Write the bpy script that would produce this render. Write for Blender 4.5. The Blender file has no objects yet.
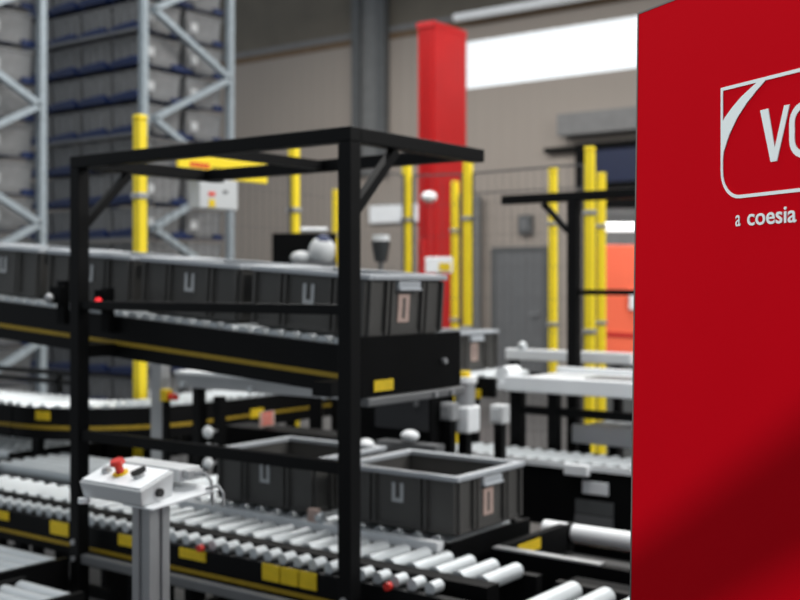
import bpy, math, random
from mathutils import Vector, Matrix
random.seed(7)
PI = math.pi
C = bpy.context.scene.collection
S = bpy.context.scene

# ------------------------------------------------------------------ materials
def srgb(r, g, b):
    f = lambda c: (c/255/12.92) if c/255 <= .04045 else ((c/255+.055)/1.055)**2.4
    return (f(r), f(g), f(b), 1)
def mat(name, col, rough=.5, metal=0., noise=0., nscale=8., bump=0., bscale=60., spec=.5, emit=None, estr=0., coat=0.):
    m = bpy.data.materials.new(name); m.use_nodes = True
    nt = m.node_tree; b = nt.nodes['Principled BSDF']
    b.inputs['Roughness'].default_value = rough
    b.inputs['Metallic'].default_value = metal
    b.inputs['Specular IOR Level'].default_value = spec
    b.inputs['Coat Weight'].default_value = coat
    tc = nt.nodes.new('ShaderNodeTexCoord')
    n = nt.nodes.new('ShaderNodeTexNoise'); n.inputs['Scale'].default_value = nscale; n.inputs['Detail'].default_value = 4
    nt.links.new(tc.outputs['Object'], n.inputs['Vector'])
    r = nt.nodes.new('ShaderNodeValToRGB')
    k = noise
    r.color_ramp.elements[0].position = .3; r.color_ramp.elements[1].position = .7
    r.color_ramp.elements[0].color = tuple(c*(1-k) for c in col[:3])+(1,)
    r.color_ramp.elements[1].color = tuple(min(1, c*(1+k)) for c in col[:3])+(1,)
    nt.links.new(n.outputs['Fac'], r.inputs['Fac']); nt.links.new(r.outputs['Color'], b.inputs['Base Color'])
    if bump:
        n2 = nt.nodes.new('ShaderNodeTexNoise'); n2.inputs['Scale'].default_value = bscale
        nt.links.new(tc.outputs['Object'], n2.inputs['Vector'])
        bp = nt.nodes.new('ShaderNodeBump'); bp.inputs['Strength'].default_value = bump
        nt.links.new(n2.outputs['Fac'], bp.inputs['Height']); nt.links.new(bp.outputs['Normal'], b.inputs['Normal'])
    if emit:
        b.inputs['Emission Color'].default_value = emit; b.inputs['Emission Strength'].default_value = estr
    return m
M = {
 'red':    mat('red lacquer', (.52,.0004,.007,1), .6, noise=.02, nscale=3, bump=.02, bscale=350, spec=.04),
 'logo':   mat('pale print', (.78,.86,.87,1), .6),
 'trim':   mat('grey edge trim', srgb(120,115,112), .4, .3),
 'black':  mat('black powder coat', (.0035,.0037,.004,1), .5, noise=.15, bump=.05, spec=.13),
 'blackm': mat('matt black machine sheet', (.0025,.0027,.003,1), .6, noise=.2, spec=.08),
 'roller': mat('zinc roller', (.60,.64,.66,1), .45, .45, noise=.05),
 'white':  mat('white painted steel', (.88,.91,.93,1), .4, noise=.03),
 'alu':    mat('anodised aluminium', (.42,.43,.44,1), .38, .6, noise=.05),
 'greyst': mat('grey steel', (.16,.165,.17,1), .5, .3, noise=.08),
 'galv':   mat('galvanised rack steel', (.36,.42,.46,1), .5, .35, noise=.12, nscale=20),
 'yellow': mat('yellow powder coat', srgb(252,224,38), .5, noise=.03),
 'ylabel': mat('yellow label', srgb(225,192,20), .6, noise=.08, nscale=40),
 'stripe': mat('worn yellow stripe', srgb(160,132,20), .6, noise=.1, nscale=40),
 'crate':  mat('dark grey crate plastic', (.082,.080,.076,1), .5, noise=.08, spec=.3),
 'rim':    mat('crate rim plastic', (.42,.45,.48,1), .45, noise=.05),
 'tote':   mat('grey tote plastic', (.19,.195,.20,1), .55, noise=.12, nscale=12),
 'blue':   mat('blue plastic', srgb(6,32,78), .5, noise=.1),
 'label':  mat('white paper label', (.5,.52,.53,1), .7, noise=.05),
 'pinkl':  mat('printed label', srgb(190,165,155), .7, noise=.1, nscale=60),
 'redp':   mat('red plastic', srgb(205,45,35), .35),
 'ink':    mat('black print', (.01,.01,.01,1), .6),
 'inkred': mat('red print', srgb(225,70,45), .6),
 'box':    mat('light grey enclosure', (.56,.58,.59,1), .45, noise=.02),
 'boxdk':  mat('grey enclosure side', (.30,.31,.32,1), .5),
 'colred': mat('red column paint', srgb(190,28,30), .4, noise=.06, nscale=2),
 'orange': mat('orange red lacquer', srgb(255,112,78), .5, noise=.03),
 'led':    mat('red indicator lamp', (.8,.02,.02,1), .4, emit=(1,.03,.04,1), estr=1.2),
 'lamp':   mat('lit lamp tube', (1,1,1,1), .4, emit=(1,1,1,1), estr=1.6),
 'beam':   mat('roof beam paint', (.16,.16,.16,1), .6, noise=.1),
 'brown':  mat('brown beam paint', (.13,.08,.04,1), .6, noise=.1),
 'clad':   mat('upper wall cladding', (.12,.105,.082,1), .7, noise=.12, nscale=1.5),
 'steelc': mat('wall column paint', (.085,.09,.092,1), .5, noise=.1),
 'steelg': mat('wall column web', (.15,.155,.155,1), .5, noise=.1),
 'doorm':  mat('grey door', (.12,.125,.13,1), .5, noise=.06),
 'navy':   mat('navy door panel', srgb(4,22,58), .5, noise=.08),
 'cable':  mat('grey cable', (.30,.31,.32,1), .5),
 'wire':   mat('grey fence wire', (.09,.09,.095,1), .5),
}
# corrugated wall: fine vertical lines in the sheet itself
def wallmat():
    m = bpy.data.materials.new('corrugated wall sheet'); m.use_nodes = True
    nt = m.node_tree; b = nt.nodes['Principled BSDF']; b.inputs['Roughness'].default_value = .7
    tc = nt.nodes.new('ShaderNodeTexCoord')
    w = nt.nodes.new('ShaderNodeTexWave'); w.inputs['Scale'].default_value = 1.2; w.inputs['Distortion'].default_value = 0
    nt.links.new(tc.outputs['Object'], w.inputs['Vector'])
    n = nt.nodes.new('ShaderNodeTexNoise'); n.inputs['Scale'].default_value = .5
    nt.links.new(tc.outputs['Object'], n.inputs['Vector'])
    r = nt.nodes.new('ShaderNodeValToRGB')
    r.color_ramp.elements[0].color = (.27,.235,.205,1); r.color_ramp.elements[1].color = (.32,.285,.25,1)
    nt.links.new(n.outputs['Fac'], r.inputs['Fac']); nt.links.new(r.outputs['Color'], b.inputs['Base Color'])
    bp = nt.nodes.new('ShaderNodeBump'); bp.inputs['Strength'].default_value = .25; bp.inputs['Distance'].default_value = .02
    nt.links.new(w.outputs['Fac'], bp.inputs['Height']); nt.links.new(bp.outputs['Normal'], b.inputs['Normal'])
    return m
M['wall'] = wallmat()
def winmat():
    m = bpy.data.materials.new('daylit translucent glazing'); m.use_nodes = True
    nt = m.node_tree; b = nt.nodes['Principled BSDF']
    b.inputs['Base Color'].default_value = (.25,.27,.28,1); b.inputs['Roughness'].default_value = .3
    b.inputs['Emission Color'].default_value = (.93,.97,1,1); b.inputs['Emission Strength'].default_value = .85
    return m
M['window'] = winmat()
M['floor'] = mat('sealed concrete floor', (.06,.06,.06,1), .5, noise=.15, nscale=1.2)

# ------------------------------------------------------------------ mesh builder
class MB:
    def __init__(s): s.v = []; s.f = []; s.sm = []
    def _add(s, vs, fs, smooth=False):
        o = len(s.v); s.v += [tuple(v) for v in vs]
        for f in fs: s.f.append(tuple(i+o for i in f)); s.sm.append(smooth)
    def box(s, x0, x1, y0, y1, z0, z1):
        s.hex([(x0,y0,z0),(x1,y0,z0),(x1,y1,z0),(x0,y1,z0),(x0,y0,z1),(x1,y0,z1),(x1,y1,z1),(x0,y1,z1)]); return s
    def hex(s, p):
        s._add(p, [(0,3,2,1),(4,5,6,7),(0,1,5,4),(1,2,6,5),(2,3,7,6),(3,0,4,7)]); return s
    def bar(s, a, b, w, h, up=(0,0,1)):
        a = Vector(a); b = Vector(b); d = (b-a).normalized(); up = Vector(up)
        sd = d.cross(up)
        if sd.length < 1e-4: up = Vector((0,1,0)); sd = d.cross(up)
        sd.normalize(); u = sd.cross(d).normalized(); sd *= w/2; u *= h/2
        s.hex([a-sd-u, a+sd-u, b+sd-u, b-sd-u, a-sd+u, a+sd+u, b+sd+u, b-sd+u]); return s
    def cyl(s, a, b, r, n=16, r2=None):
        a = Vector(a); b = Vector(b); d = (b-a).normalized(); r2 = r if r2 is None else r2
        t = Vector((0,0,1)) if abs(d.z) < .9 else Vector((1,0,0))
        e1 = d.cross(t).normalized(); e2 = d.cross(e1)
        va = [a+(e1*math.cos(k*2*PI/n)+e2*math.sin(k*2*PI/n))*r for k in range(n)]
        vb = [b+(e1*math.cos(k*2*PI/n)+e2*math.sin(k*2*PI/n))*r2 for k in range(n)]
        s._add(va+vb, [(k,(k+1)%n,n+(k+1)%n,n+k) for k in range(n)], True)
        s._add(va, [tuple(reversed(range(n)))]); s._add(vb, [tuple(range(n))]); return s
    def tube(s, pts, r, n=8):
        for a, b in zip(pts, pts[1:]): s.cyl(a, b, r, n)
        for p in pts[1:-1]: s.ball(p, r, 6, 4)
        return s
    def ball(s, c, r, n=16, m=10, sc=(1,1,1)):
        c = Vector(c); vs = []; fs = []
        for i in range(m+1):
            t = PI*i/m
            for k in range(n):
                p = 2*PI*k/n
                vs.append((c.x+r*sc[0]*math.sin(t)*math.cos(p), c.y+r*sc[1]*math.sin(t)*math.sin(p), c.z+r*sc[2]*math.cos(t)))
        for i in range(m):
            for k in range(n): fs.append((i*n+k, (i+1)*n+k, (i+1)*n+(k+1)%n, i*n+(k+1)%n))
        s._add(vs, fs, True); return s
    def lathe(s, prof, n=24, c=(0,0,0)):
        vs = [(c[0]+r*math.cos(2*PI*k/n), c[1]+r*math.sin(2*PI*k/n), c[2]+z) for r, z in prof for k in range(n)]
        s._add(vs, [(i*n+k, i*n+(k+1)%n, (i+1)*n+(k+1)%n, (i+1)*n+k) for i in range(len(prof)-1) for k in range(n)], True); return s
    def build(s, name, m, parent=None, loc=(0,0,0), bevel=0.):
        me = bpy.data.meshes.new(name); me.from_pydata(s.v, [], s.f); me.update()
        for p, q in zip(me.polygons, s.sm): p.use_smooth = q
        me.materials.append(m if not isinstance(m, str) else M[m])
        o = bpy.data.objects.new(name, me); C.objects.link(o)
        if parent is not None: o.parent = parent
        o.location = loc
        if bevel:
            b = o.modifiers.new('bevel', 'BEVEL'); b.width = bevel; b.segments = 3; b.limit_method = 'ANGLE'
        return o
def tag(o, label=None, cat=None, group=None, kind=None):
    if label: o['label'] = label
    if cat: o['category'] = cat
    if group: o['group'] = group
    if kind: o['kind'] = kind
    return o
def empty(name, loc, label, cat, group=None, rz=0, ry=0):
    o = bpy.data.objects.new(name, None); C.objects.link(o); o.location = loc
    o.rotation_euler = (0, ry, rz); o.empty_display_size = .1
    return tag(o, label, cat, group)
def copy_tree(o, parent=None, kids=None):
    c = o.copy(); C.objects.link(c)
    if parent is not None: c.parent = parent
    for ch in [k for k in bpy.data.objects if k.parent == o]: copy_tree(ch, c)
    return c
def struct(o): o['kind'] = 'structure'; return o

# ------------------------------------------------------------------ camera
A = math.radians(36.82); CAMZ = 1.5; F = 1122.
FW = Vector((-math.sin(A), math.cos(A), 0)); RT = Vector((math.cos(A), math.sin(A), 0))
cam = bpy.data.cameras.new('camera'); co = bpy.data.objects.new('camera', cam); C.objects.link(co)
co.location = (0,0,CAMZ); co.rotation_euler = (PI/2, 0, A)
cam.sensor_width = 36; cam.lens = F/800*36; cam.shift_y = -15/800
cam.clip_start = .05
cam.dof.use_dof = True; cam.dof.focus_distance = 1.55; cam.dof.aperture_fstop = 4.8; cam.dof.aperture_blades = 0
S.camera = co
# survey helper: where a sight line through a photo point meets depth d, or a vertical plane Y = const
def P(px, py, d):
    return Vector((0,0,CAMZ)) + FW*d + RT*((px-400)/F*d) + Vector((0,0,(285-py)/F*d))
def PY(px, py, Y):
    r = (px-400)/F; d = Y/(FW.y+RT.y*r); return P(px, py, d)
def PX(px, py, X):
    r = (px-400)/F; d = X/(FW.x+RT.x*r); return P(px, py, d)

# ------------------------------------------------------------------ setting
struct(MB().box(-26, 8, -4, 16, -.1, 0).build('floor', 'floor'))
w = MB().box(-26, 8, 16, 16.2, 0, 4.84)
w.box(-26, -10.6, 16, 16.2, 4.84, 5.66).box(-4.0, 8, 16, 16.2, 4.84, 5.66).box(-26, 8, 16, 16.2, 5.66, 6.0)
struct(w.build('wall_back', 'wall'))
struct(MB().box(-26, 8, 16, 16.2, 6.0, 9.0).build('wall_back_upper', 'clad'))
win = struct(MB().box(-10.6, -4.0, 16.06, 16.1, 4.84, 5.66).build('window_1', 'window'))
wf = MB()
for k in range(1, 16): wf.box(-10.6+k*.42-.012, -10.6+k*.42+.012, 16.03, 16.058, 4.84, 5.66)
wf.box(-10.6, -4.0, 16.02, 16.045, 5.24, 5.26)
wf.build('glazing_bars', mat('glowing glazing bar', (.75,.77,.78,1), .5, emit=(.9,.93,.95,1), estr=.45), win)  # bars glow to carry the daylight behind them
# roof beam above the window: light flange over brown web
b_ = MB().box(-26, 8, 15.985, 15.999, 6.021, 6.13); bo = struct(b_.build('trim_1', 'beam'))
struct(MB().box(-26, 8, 15.99, 15.999, 5.90, 6.02).build('trim_2', 'brown'))
# pipe under the roof, running towards the right
a = PY(455,22,15.7)
tag(MB().cyl((a.x,15.7,6.0), (-3,15.7,6.0), .07).build('ceiling_pipe', 'white'), 'pale pipe under the roof above the bright window', 'pipe')
a = PY(563,118,15.9)
struct(MB().box(a.x, -4, 15.7, 15.99, 3.86, 4.2).build('trim_3', 'beam'))
# door in the back wall
d = struct(MB().box(-9.94, -9.03, 15.94, 15.99, 0, 2.06).build('door_1', 'doorm'))
MB().box(-10.02, -9.945, 15.92, 15.995, 0, 2.13).box(-9.025, -8.95, 15.92, 15.995, 0, 2.13).box(-9.945, -9.025, 15.92, 15.995, 2.065, 2.13).build('door_frame', 'steelc', d)
MB().cyl((-9.12,15.94,1.03), (-9.12,15.88,1.03), .012).bar((-9.12,15.88,1.03), (-9.25,15.88,1.03), .02, .02).build('door_handle', 'alu', d)
# wall steel column: two dark flanges, grey web
for (pa, pb, nm) in ((349, 386, 'a'),):
    xa = PY(352, 100, 15.86).x; xb = PY(385, 100, 15.86).x
    r = empty('wall_upright', ((xa+xb)/2, 15.9, 0), 'grey steel upright high on the back wall left of the red column', 'beam')
    hw = (xb-xa)/2
    MB().box(-hw, -hw+.18, -.06, .08, 3.5, 8.5).build('flange', 'steelc', r)
    MB().box(hw-.18, hw, -.06, .08, 3.5, 8.5).build('flange', 'steelc', r)
    MB().box(-hw+.181, hw-.181, .02, .06, 3.5, 8.5).build('web', 'steelg', r)
# red clad column
r = empty('red_column', (-7.47, 10.65, 0), 'tall red painted steel column standing left of the bright window', 'column')
MB().box(-.23, 0, 0, .66, 0, 4.5).build('casing', 'colred', r)
g = MB()
for k in range(3): g.box(-.215+k*.075, -.185+k*.075, -.03, -.001, 0, 4.48)
g.build('vertical_rib', 'colred', r)
MB().box(-.235, .005, -.035, .665, 4.501, 4.56).build('cap', 'colred', r)
MB().box(-.3, .08, -.1, .74, 0, .02).build('base_plate', 'colred', r)
# grey pipe / downpipe on the wall right of red column
a = PY(474, 200, 15.8)
tag(MB().cyl((a.x,15.85,0), (a.x,15.85,3.0), .10).build('downpipe', 'steelg'), 'grey vertical pipe on the back wall between red column and door', 'pipe')
# small dark wall box above the door
a = PY(518,215,15.9); b = PY(531,233,15.9)
r = empty('wall_box', ((a.x+b.x)/2, 15.99, b.z), 'small dark square box on the wall above the grey door', 'box')
hw = (b.x-a.x)/2; h = a.z-b.z
MB().box(-hw, hw, -.1, -.005, 0, h).build('casing', 'steelc', r, bevel=.01)
MB().box(-hw*.6, hw*.6, -.11, -.101, h*.2, h*.8).build('front_panel', 'greyst', r)
# dock opening: black frame with navy panel
a = PY(578,140,15.9); b = PY(660,172,15.9)
r = empty('sectional_door', (a.x, 15.96, b.z-.1), 'navy blue panel in a black frame high on the wall beside the red panel', 'door panel')
L = b.x-a.x+.5; H = .62
MB().box(.25, L, -.05, 0, .0, H-.1).build('panel', 'navy', r)
MB().box(-.03, .24, -.1, .02, -.1, H).box(.24, L, -.1, .02, H-.09, H).box(.24, L, -.1, .02, -.1, -.01).build('frame', 'blackm', r)
MB().box(-.6, -.04, -.1, .02, H-.09, H-.02).build('track', 'blackm', r)
# white wall board
a = PY(368,206,15.9); b = PY(425,221,15.9)
r = empty('wall_sign', (a.x, 15.97, b.z), 'long white blank board on the back wall behind yellow post', 'sign')
MB().box(0, b.x-a.x, -.04, 0, 0, a.z-b.z).build('board', 'white', r, bevel=.01)
MB().box(-.01, b.x-a.x+.01, .001, .02, -.01, a.z-b.z+.01).build('backing', 'greyst', r)

# ------------------------------------------------------------------ racks with totes
def rack(name, X0, Y0, depth, length, label, phase, H=6.2):
    r = empty(name, (X0, Y0, 0), label, 'rack', 'storage racks')
    for (dx, dy) in ((0,0),(0,depth),(-length,0),(-length,depth)):
        MB().box(dx-.06, dx, dy-.03, dy+.03, 0, H).build('upright', 'galv', r)
        MB().box(dx-.13, dx+.04, dy-.09, dy+.09, 0, .01).build('foot_plate', 'galv', r)
    z = .05; side = phase
    while z < H-.6:
        a = (.028, .06 if side else depth-.06, z); b = (.028, depth-.06 if side else .06, z+.49)
        MB().bar(a, b, .05, .06, up=(1,0,0)).build('diagonal_brace', 'galv', r); z += .49; side = 1-side
    z = .052
    while z < H-.3:
        MB().box(-length, -.1, -.045, -.02, z-.02, z+.008).build('shelf_beam', 'greyst', r)
        z += .312*3
    return r
rack('storage_rack', -7.81, 6.65, 1.07, 2.3, 'grey steel rack of totes behind yellow post nearest the left, facing the red column', 1)
rack('storage_rack', -8.0, 4.65, 1.07, 2.3, 'grey steel rack of totes cut by the left edge of the photo', 0)
TG = 'grey storage totes in the racks'
def make_tote():
    r = empty('storage_tote', (0,0,0), 'grey plastic tote on a blue tray in the tall steel racks', 'tote', TG)
    m = MB(); L, W, H = .205, .225, .22     # half length X, half width Y, height
    m.hex([(-L*.93,-W*.93,.02),(L*.93,-W*.93,.02),(L*.93,W*.93,.02),(-L*.93,W*.93,.02),(-L,-W,H),(L,-W,H),(L,W,H),(-L,W,H)])
    m.box(-L-.01, L+.01, -W-.01, W+.01, H, H+.02)
    for k in (-.12, 0, .12): m.box(k-.01, k+.01, -W-.008, -W, .03, H)
    m.build('body', 'tote', r)
    MB().box(L-.004, L+.008, -.17, -.09, .06, .14).build('label', 'label', r)
    m = MB().box(-L+.02, L-.01, -W-.05, -W+.08, -.03, .012)
    m.hex([(-L+.02,-W-.055,.012),(L-.02,-W-.055,.012),(L-.02,-W+.01,.012),(-L+.02,-W+.01,.012),
           (-L+.05,-W-.05,.03),(L-.06,-W-.05,.05),(L-.06,-W,.05),(-L+.05,-W,.03)])
    m.box(L-.03, L+.012, W*.55, W+.02, -.03, .02)
    m.box(L-.03, L-.018, -W-.05, W+.02, -.03, -.016)
    m.build('blue_tray', 'blue', r)
    MB().box(-L+.02, L-.005, -W*.95+.1, W*.5, -.02, .018).build('runner', 'greyst', r)
    return r
tote = make_tote(); first = True
spots = []
for lv in range(16):
    z = .095+lv*.312
    for c in range(4): spots.append((-7.81-.12-.21-c*.45, 6.65+.29, z))
    spots.append((-7.81-.12-.21, 6.65+.29+.53, z))
    for j in range(2): spots.append((-8.0-.12-.21, 4.65+.29+j*.53, z))
for sp in spots:
    o = tote if first else copy_tree(tote); first = False
    o.location = sp
    nm = 'rack behind the leftmost yellow post' if sp[1] > 6 else 'rack cut by the left edge'
    o['label'] = 'grey plastic tote on a blue tray in the '+nm
    o['group'] = TG+(' on the right' if sp[1] > 6 else ' at the left edge')

# ------------------------------------------------------------------ safety fence
posts = {}
def post(key, px, d, label, X=None, H=2.35):
    p = P(px, 285, d) if X is None else PX(px, 285, X); x = p.x; y = p.y
    r = empty('fence_post', (x, y, 0), label, 'fence post', 'yellow fence posts')
    MB().box(-.026, .026, -.026, .026, .008, H-.03).build('tube', 'yellow', r, bevel=.006)
    MB().box(-.028, .028, -.028, .028, H-.029, H).build('cap', 'yellow', r, bevel=.008)
    MB().box(-.07, .07, -.07, .07, 0, .008).build('foot_plate', 'yellow', r)
    for z in (.4, 1.2, 1.93):
        MB().box(-.034, .034, -.034, .034, z, z+.03).build('clamp', 'alu', r, bevel=.004)
    posts[key] = Vector((x, y, 0)); return r
post('a', 140, 5.62, 'leftmost yellow fence post, in front of the grey racks', X=-4.40)
post('b', 294, 6.75, 'yellow fence post behind the gantry top, above the black box', X=-4.50)
post('c', 336, 10., 'short-looking yellow fence post just left of the thick gantry post')
post('d', 407, 7.75, 'yellow fence post in front of the long white wall board', X=-4.55)
post('e', 455, 9.2, 'shorter left one of two yellow posts beside the red column', )
post('f', 468, 7.5, 'taller right one of two yellow posts beside the red column')
post('g', 553, 8.15, 'slim yellow fence post in front of the grey door side')
post('h', 590, 6.9, 'widest yellow fence post beside the orange cabinet')
post('i', 601.5, 8.5, 'yellow fence post between the widest yellow post and orange cabinet')
def fence(k0, k1, label, H=2.25, z0=.15):
    a = posts[k0]; b = posts[k1]; d = b-a; L = d.length-.08; ang = math.atan2(d.y, d.x)
    o = a+d.normalized()*.04
    r = empty('mesh_panel', (o.x, o.y, 0), label, 'fence panel', 'fence mesh panels', rz=ang)
    MB().box(0, L, -.01, .01, z0, z0+.02).box(0, L, -.006, .006, H-.012, H).box(0, .012, -.006, .006, z0+.02, H-.012).box(L-.012, L, -.006, .006, z0+.02, H-.012).build('frame', 'wire', r)
    m = MB(); n = max(2, int(L/.06))
    for k in range(1, n): m.box(k*L/n-.001, k*L/n+.001, -.001, .001, z0+.02, H-.02)
    for k in range(1, 10): m.box(.02, L-.02, .0015, .0042, z0+k*(H-z0)/10-.001, z0+k*(H-z0)/10+.001)
    m.build('wire_mesh', 'wire', r)
fence('a','b','dark wire fence panel behind the yellow warning board')
fence('b','d','dark wire fence panel between posts left and right of the gantry post')
fence('e','i','far dark wire fence panel in front of the grey door')
fence('f','h','near dark wire fence panel between the paired posts and the widest post')
fence('d','f','narrow dark wire fence panel left of the taller paired post')

# yellow board and white box on the first fence panel
a = P(176, 154, 5.95); b = P(265, 184, 6.45)
def on_fence(px, py, off=.10):
    return PX(px, py, -4.45+off)
q0 = on_fence(176, 167); q1 = on_fence(265, 184); zt = on_fence(176,153).z; zb = on_fence(265,184).z
r = empty('warning_board', (q0.x, q0.y, zb), 'long yellow board with red and black print on the fence', 'sign')
L = q1.y-q0.y; H = zt-zb
MB().box(0, .02, 0, L, 0, H).build('board', 'yellow', r, bevel=.004)
for k in range(5): MB().box(.0205, .024, L*.12+k*.028, L*.12+k*.028+.02, H*.42, H*.66).build('red_mark', 'inkred', r)
for k in range(6): MB().box(.0205, .024, L*.36+k*.028, L*.36+k*.028+.016, H*.40, H*.52).build('black_mark', 'ink', r)
MB().box(-.03, -.001, .05, .08, .02, H-.02).box(-.03, -.001, L-.08, L-.05, .02, H-.02).build('bracket', 'greyst', r)
q0 = on_fence(200, 208, .12); q1 = on_fence(238, 208, .12); zt = on_fence(219,178,.17).z; zb = on_fence(219,208,.17).z
r = empty('junction_box', (q0.x, q0.y, zb), 'white square electrical box below the yellow board', 'electrical box')
L = q1.y-q0.y; H = zt-zb
MB().box(-.09, .0, 0, L, 0, H).build('casing', 'box', r, bevel=.006)
MB().box(.0005, .004, L*.22, L*.38, H*.42, H*.55).build('red_label', 'inkred', r)
MB().box(.0005, .004, L*.22, L*.38, H*.04, H*.30).build('yellow_label', 'ylabel', r)
MB().box(.0005, .004, L*.6, L*.72, H*.55, H*.64).build('lock', 'greyst', r)

# ------------------------------------------------------------------ conveyors
def conveyor(name, label, cat, x, y, L, W, zt, ang=0, slope=0, body=.14, rd=.05, pitch=.075, rail=.03, front_m='black', rear_m='black',
             legs=(), stripe=None, plates=(), gap=.006, group=None, rail_drop=.012, roller_m='roller', leg_m='black', stripe_z=None, roller_y=None, plate_z=None, rail_top=None):
    r = empty(name, (x, y, 0), label, cat, group, rz=ang)
    Z = lambda s: zt+slope*s
    def side(y0, y1, m, nm):
        t = -rail_drop
        MB().hex([(0,y0,Z(0)-body),(L,y0,Z(L)-body),(L,y1,Z(L)-body),(0,y1,Z(0)-body),(0,y0,Z(0)+t),(L,y0,Z(L)+t),(L,y1,Z(L)+t),(0,y1,Z(0)+t)]).build(nm, m, r)
    side(0, rail, front_m, 'side_rail'); side(W-rail, W, rear_m, 'side_rail')
    ry0, ry1 = roller_y or (rail+gap, W-rail-gap)
    n = int((L-.06)/pitch)+1; ro = None
    n = min(n, 99)
    for k in range(n):
        s = .03+rd/2+k*pitch
        if s > L-.02: break
        if ro is None: ro = MB().cyl((0,ry0,0), (0,ry1,0), rd/2, 18).build('roller', roller_m, r); o = ro
        else: o = ro.copy(); C.objects.link(o)
        o.location = (s, 0, Z(s)-rd/2)
    cb = MB(); s = .15
    while s < L-.05: cb.box(s-.015, s+.015, rail+.001, W-rail-.001, Z(s)-body+.01, Z(s)-rd-.015); s += .6
    cb.build('cross_member', 'black', r)
    for s in legs:
        for yy in (.002, W-.042):
            MB().box(s-.02, s+.02, yy, yy+.04, .012, Z(s)-body-abs(slope)*.02-.001).build('leg', leg_m, r)
        MB().box(s-.018, s+.018, .043, W-.043, .25, .29).build('leg_brace', leg_m, r)
        MB().box(s-.04, s+.04, -.01, .055, 0, .011).build('foot', leg_m, r); MB().box(s-.04, s+.04, W-.055, W+.01, 0, .011).build('foot', leg_m, r)
    if stripe:
        s0, s1, dz, h = stripe
        MB().hex([(s0,-.003,Z(s0)-dz-h),(s1,-.003,Z(s1)-dz-h),(s1,-.0005,Z(s1)-dz-h),(s0,-.0005,Z(s0)-dz-h),
                  (s0,-.003,Z(s0)-dz),(s1,-.003,Z(s1)-dz),(s1,-.0005,Z(s1)-dz),(s0,-.0005,Z(s0)-dz)]).build('yellow_stripe', 'stripe', r)
    for (s, l, dz, h, m) in plates:
        MB().box(s, s+l, -.005, -.0005, Z(s)-dz-h, Z(s)-dz).build('label_plate', m, r)
    return r
# 1 upper inclined conveyor
SL = -.067; UX0 = -5.0; UX1 = -1.985
zs = 1.342-SL*(-2.0-UX0)
up = conveyor('roller_conveyor', 'black inclined upper roller conveyor carrying the row of grey crates behind the gantry', 'conveyor', UX0, 2.455, UX1-UX0, .50, zs, slope=SL,
         body=.155, pitch=.065, rail_drop=.018, legs=(.5,), stripe=(.1, UX1-UX0-.02, .098, .014), plates=())
# end plates, sensor and motor on the upper conveyor (parts)
e = UX1-UX0; ze = zs+SL*e
MB().box(e+.001, e+.012, 0, .50, ze-.158, ze+.012).build('end_plate', 'blackm', up)
MB().box(e+.0125, e+.015, .055, .145, ze-.145, ze-.113).build('label_plate', 'ylabel', up)
MB().box(e-.04, e+.03, .01, .50, ze-.185, ze-.160).build('grey_tube', 'greyst', up, bevel=.006)
for yy, zz in ((.33,-.172),(.42,-.172),(.40,-.075)): MB().cyl((e+.0125 if zz > -.1 else e+.0305,yy,ze+zz), (e+.026 if zz > -.1 else e+.04,yy,ze+zz), .009).build('bolt', 'alu', up)
for xx in (-2.01, -3.05): MB().box(xx-UX0-.05, xx-UX0+.02, -.11, -.0005, zs+SL*(xx-UX0)-.15, zs+SL*(xx-UX0)-.11).build('support_bracket', 'black', up)

# crates
CL, CW, CH = .475, .395, .187
def crate(label, group, red=False):
    r = empty('plastic_crate', (0,0,0), label, 'crate', group)
    hx, hy, t = CL/2-.015, CW/2-.015, .006
    m = MB().box(-hx+.01, hx-.01, -hy+.01, hy-.01, 0, .008)
    m.box(-hx, hx, -hy, -hy+t, .008, CH-.016).box(-hx, hx, hy-t, hy, .008, CH-.016)
    m.box(-hx, -hx+t, -hy+t, hy-t, .008, CH-.016).box(hx-t, hx, -hy+t, hy-t, .008, CH-.016)
    m.box(-hx, hx, -hy-.004, -hy, .008, .02).box(hx, hx+.004, -hy, hy, .008, .02)
    rb = m
    for k in (-.98, -.50, -.40, .40, .50, .98):
        x = k*hx
        for sy in (-1, 1): rb.box(x-.005, x+.005, min(sy*hy, sy*(hy+.013)), max(sy*hy, sy*(hy+.013)), .012, CH-.02)
    for k in (-.98, -.55, -.42, .42, .55, .98):
        y = k*hy
        for sx in (-1, 1): rb.box(min(sx*hx, sx*(hx+.013)), max(sx*hx, sx*(hx+.013)), y-.005, y+.005, .012, CH-.02)
    m.build('body', 'crate', r)
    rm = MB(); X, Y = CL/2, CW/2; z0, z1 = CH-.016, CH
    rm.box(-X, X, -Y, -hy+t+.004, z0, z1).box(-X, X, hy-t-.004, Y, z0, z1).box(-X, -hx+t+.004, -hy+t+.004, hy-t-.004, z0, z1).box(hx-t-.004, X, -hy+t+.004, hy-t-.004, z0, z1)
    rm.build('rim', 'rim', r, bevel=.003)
    lb = MB(); y1 = -hy-.001; y0 = y1-.004
    lb.box(-.022, -.010, y0, y1, .085, .145).box(.010, .022, y0, y1, .085, .145).box(-.010, .010, y0, y1, .085, .097)
    lb.build('card_holder', 'label', r)
    hd = MB(); hd.box(hx+.001, hx+.016, -.055, .055, CH-.047, CH-.020)
    hd.box(hx+.016, hx+.022, -.055, .055, CH-.047, CH-.040)
    hd.build('handle', 'rim', r, bevel=.002)
    pl = MB().box(hx+.001, hx+.004, -.038, .018, .045, .128).build('paper_label', 'pinkl', r)
    MB().box(hx+.0042, hx+.005, -.016, -.004, .056, .118).build('barcode', 'inkred' if red else 'crate', pl)
    return r
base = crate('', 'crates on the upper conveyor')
def place(o, x, y, z, label, group, ry=0, rz=0):
    o.location = (x, y, z); o.rotation_euler = (0, ry, rz); o['label'] = label; o['group'] = group; return o
ry = math.atan(-SL)
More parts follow.
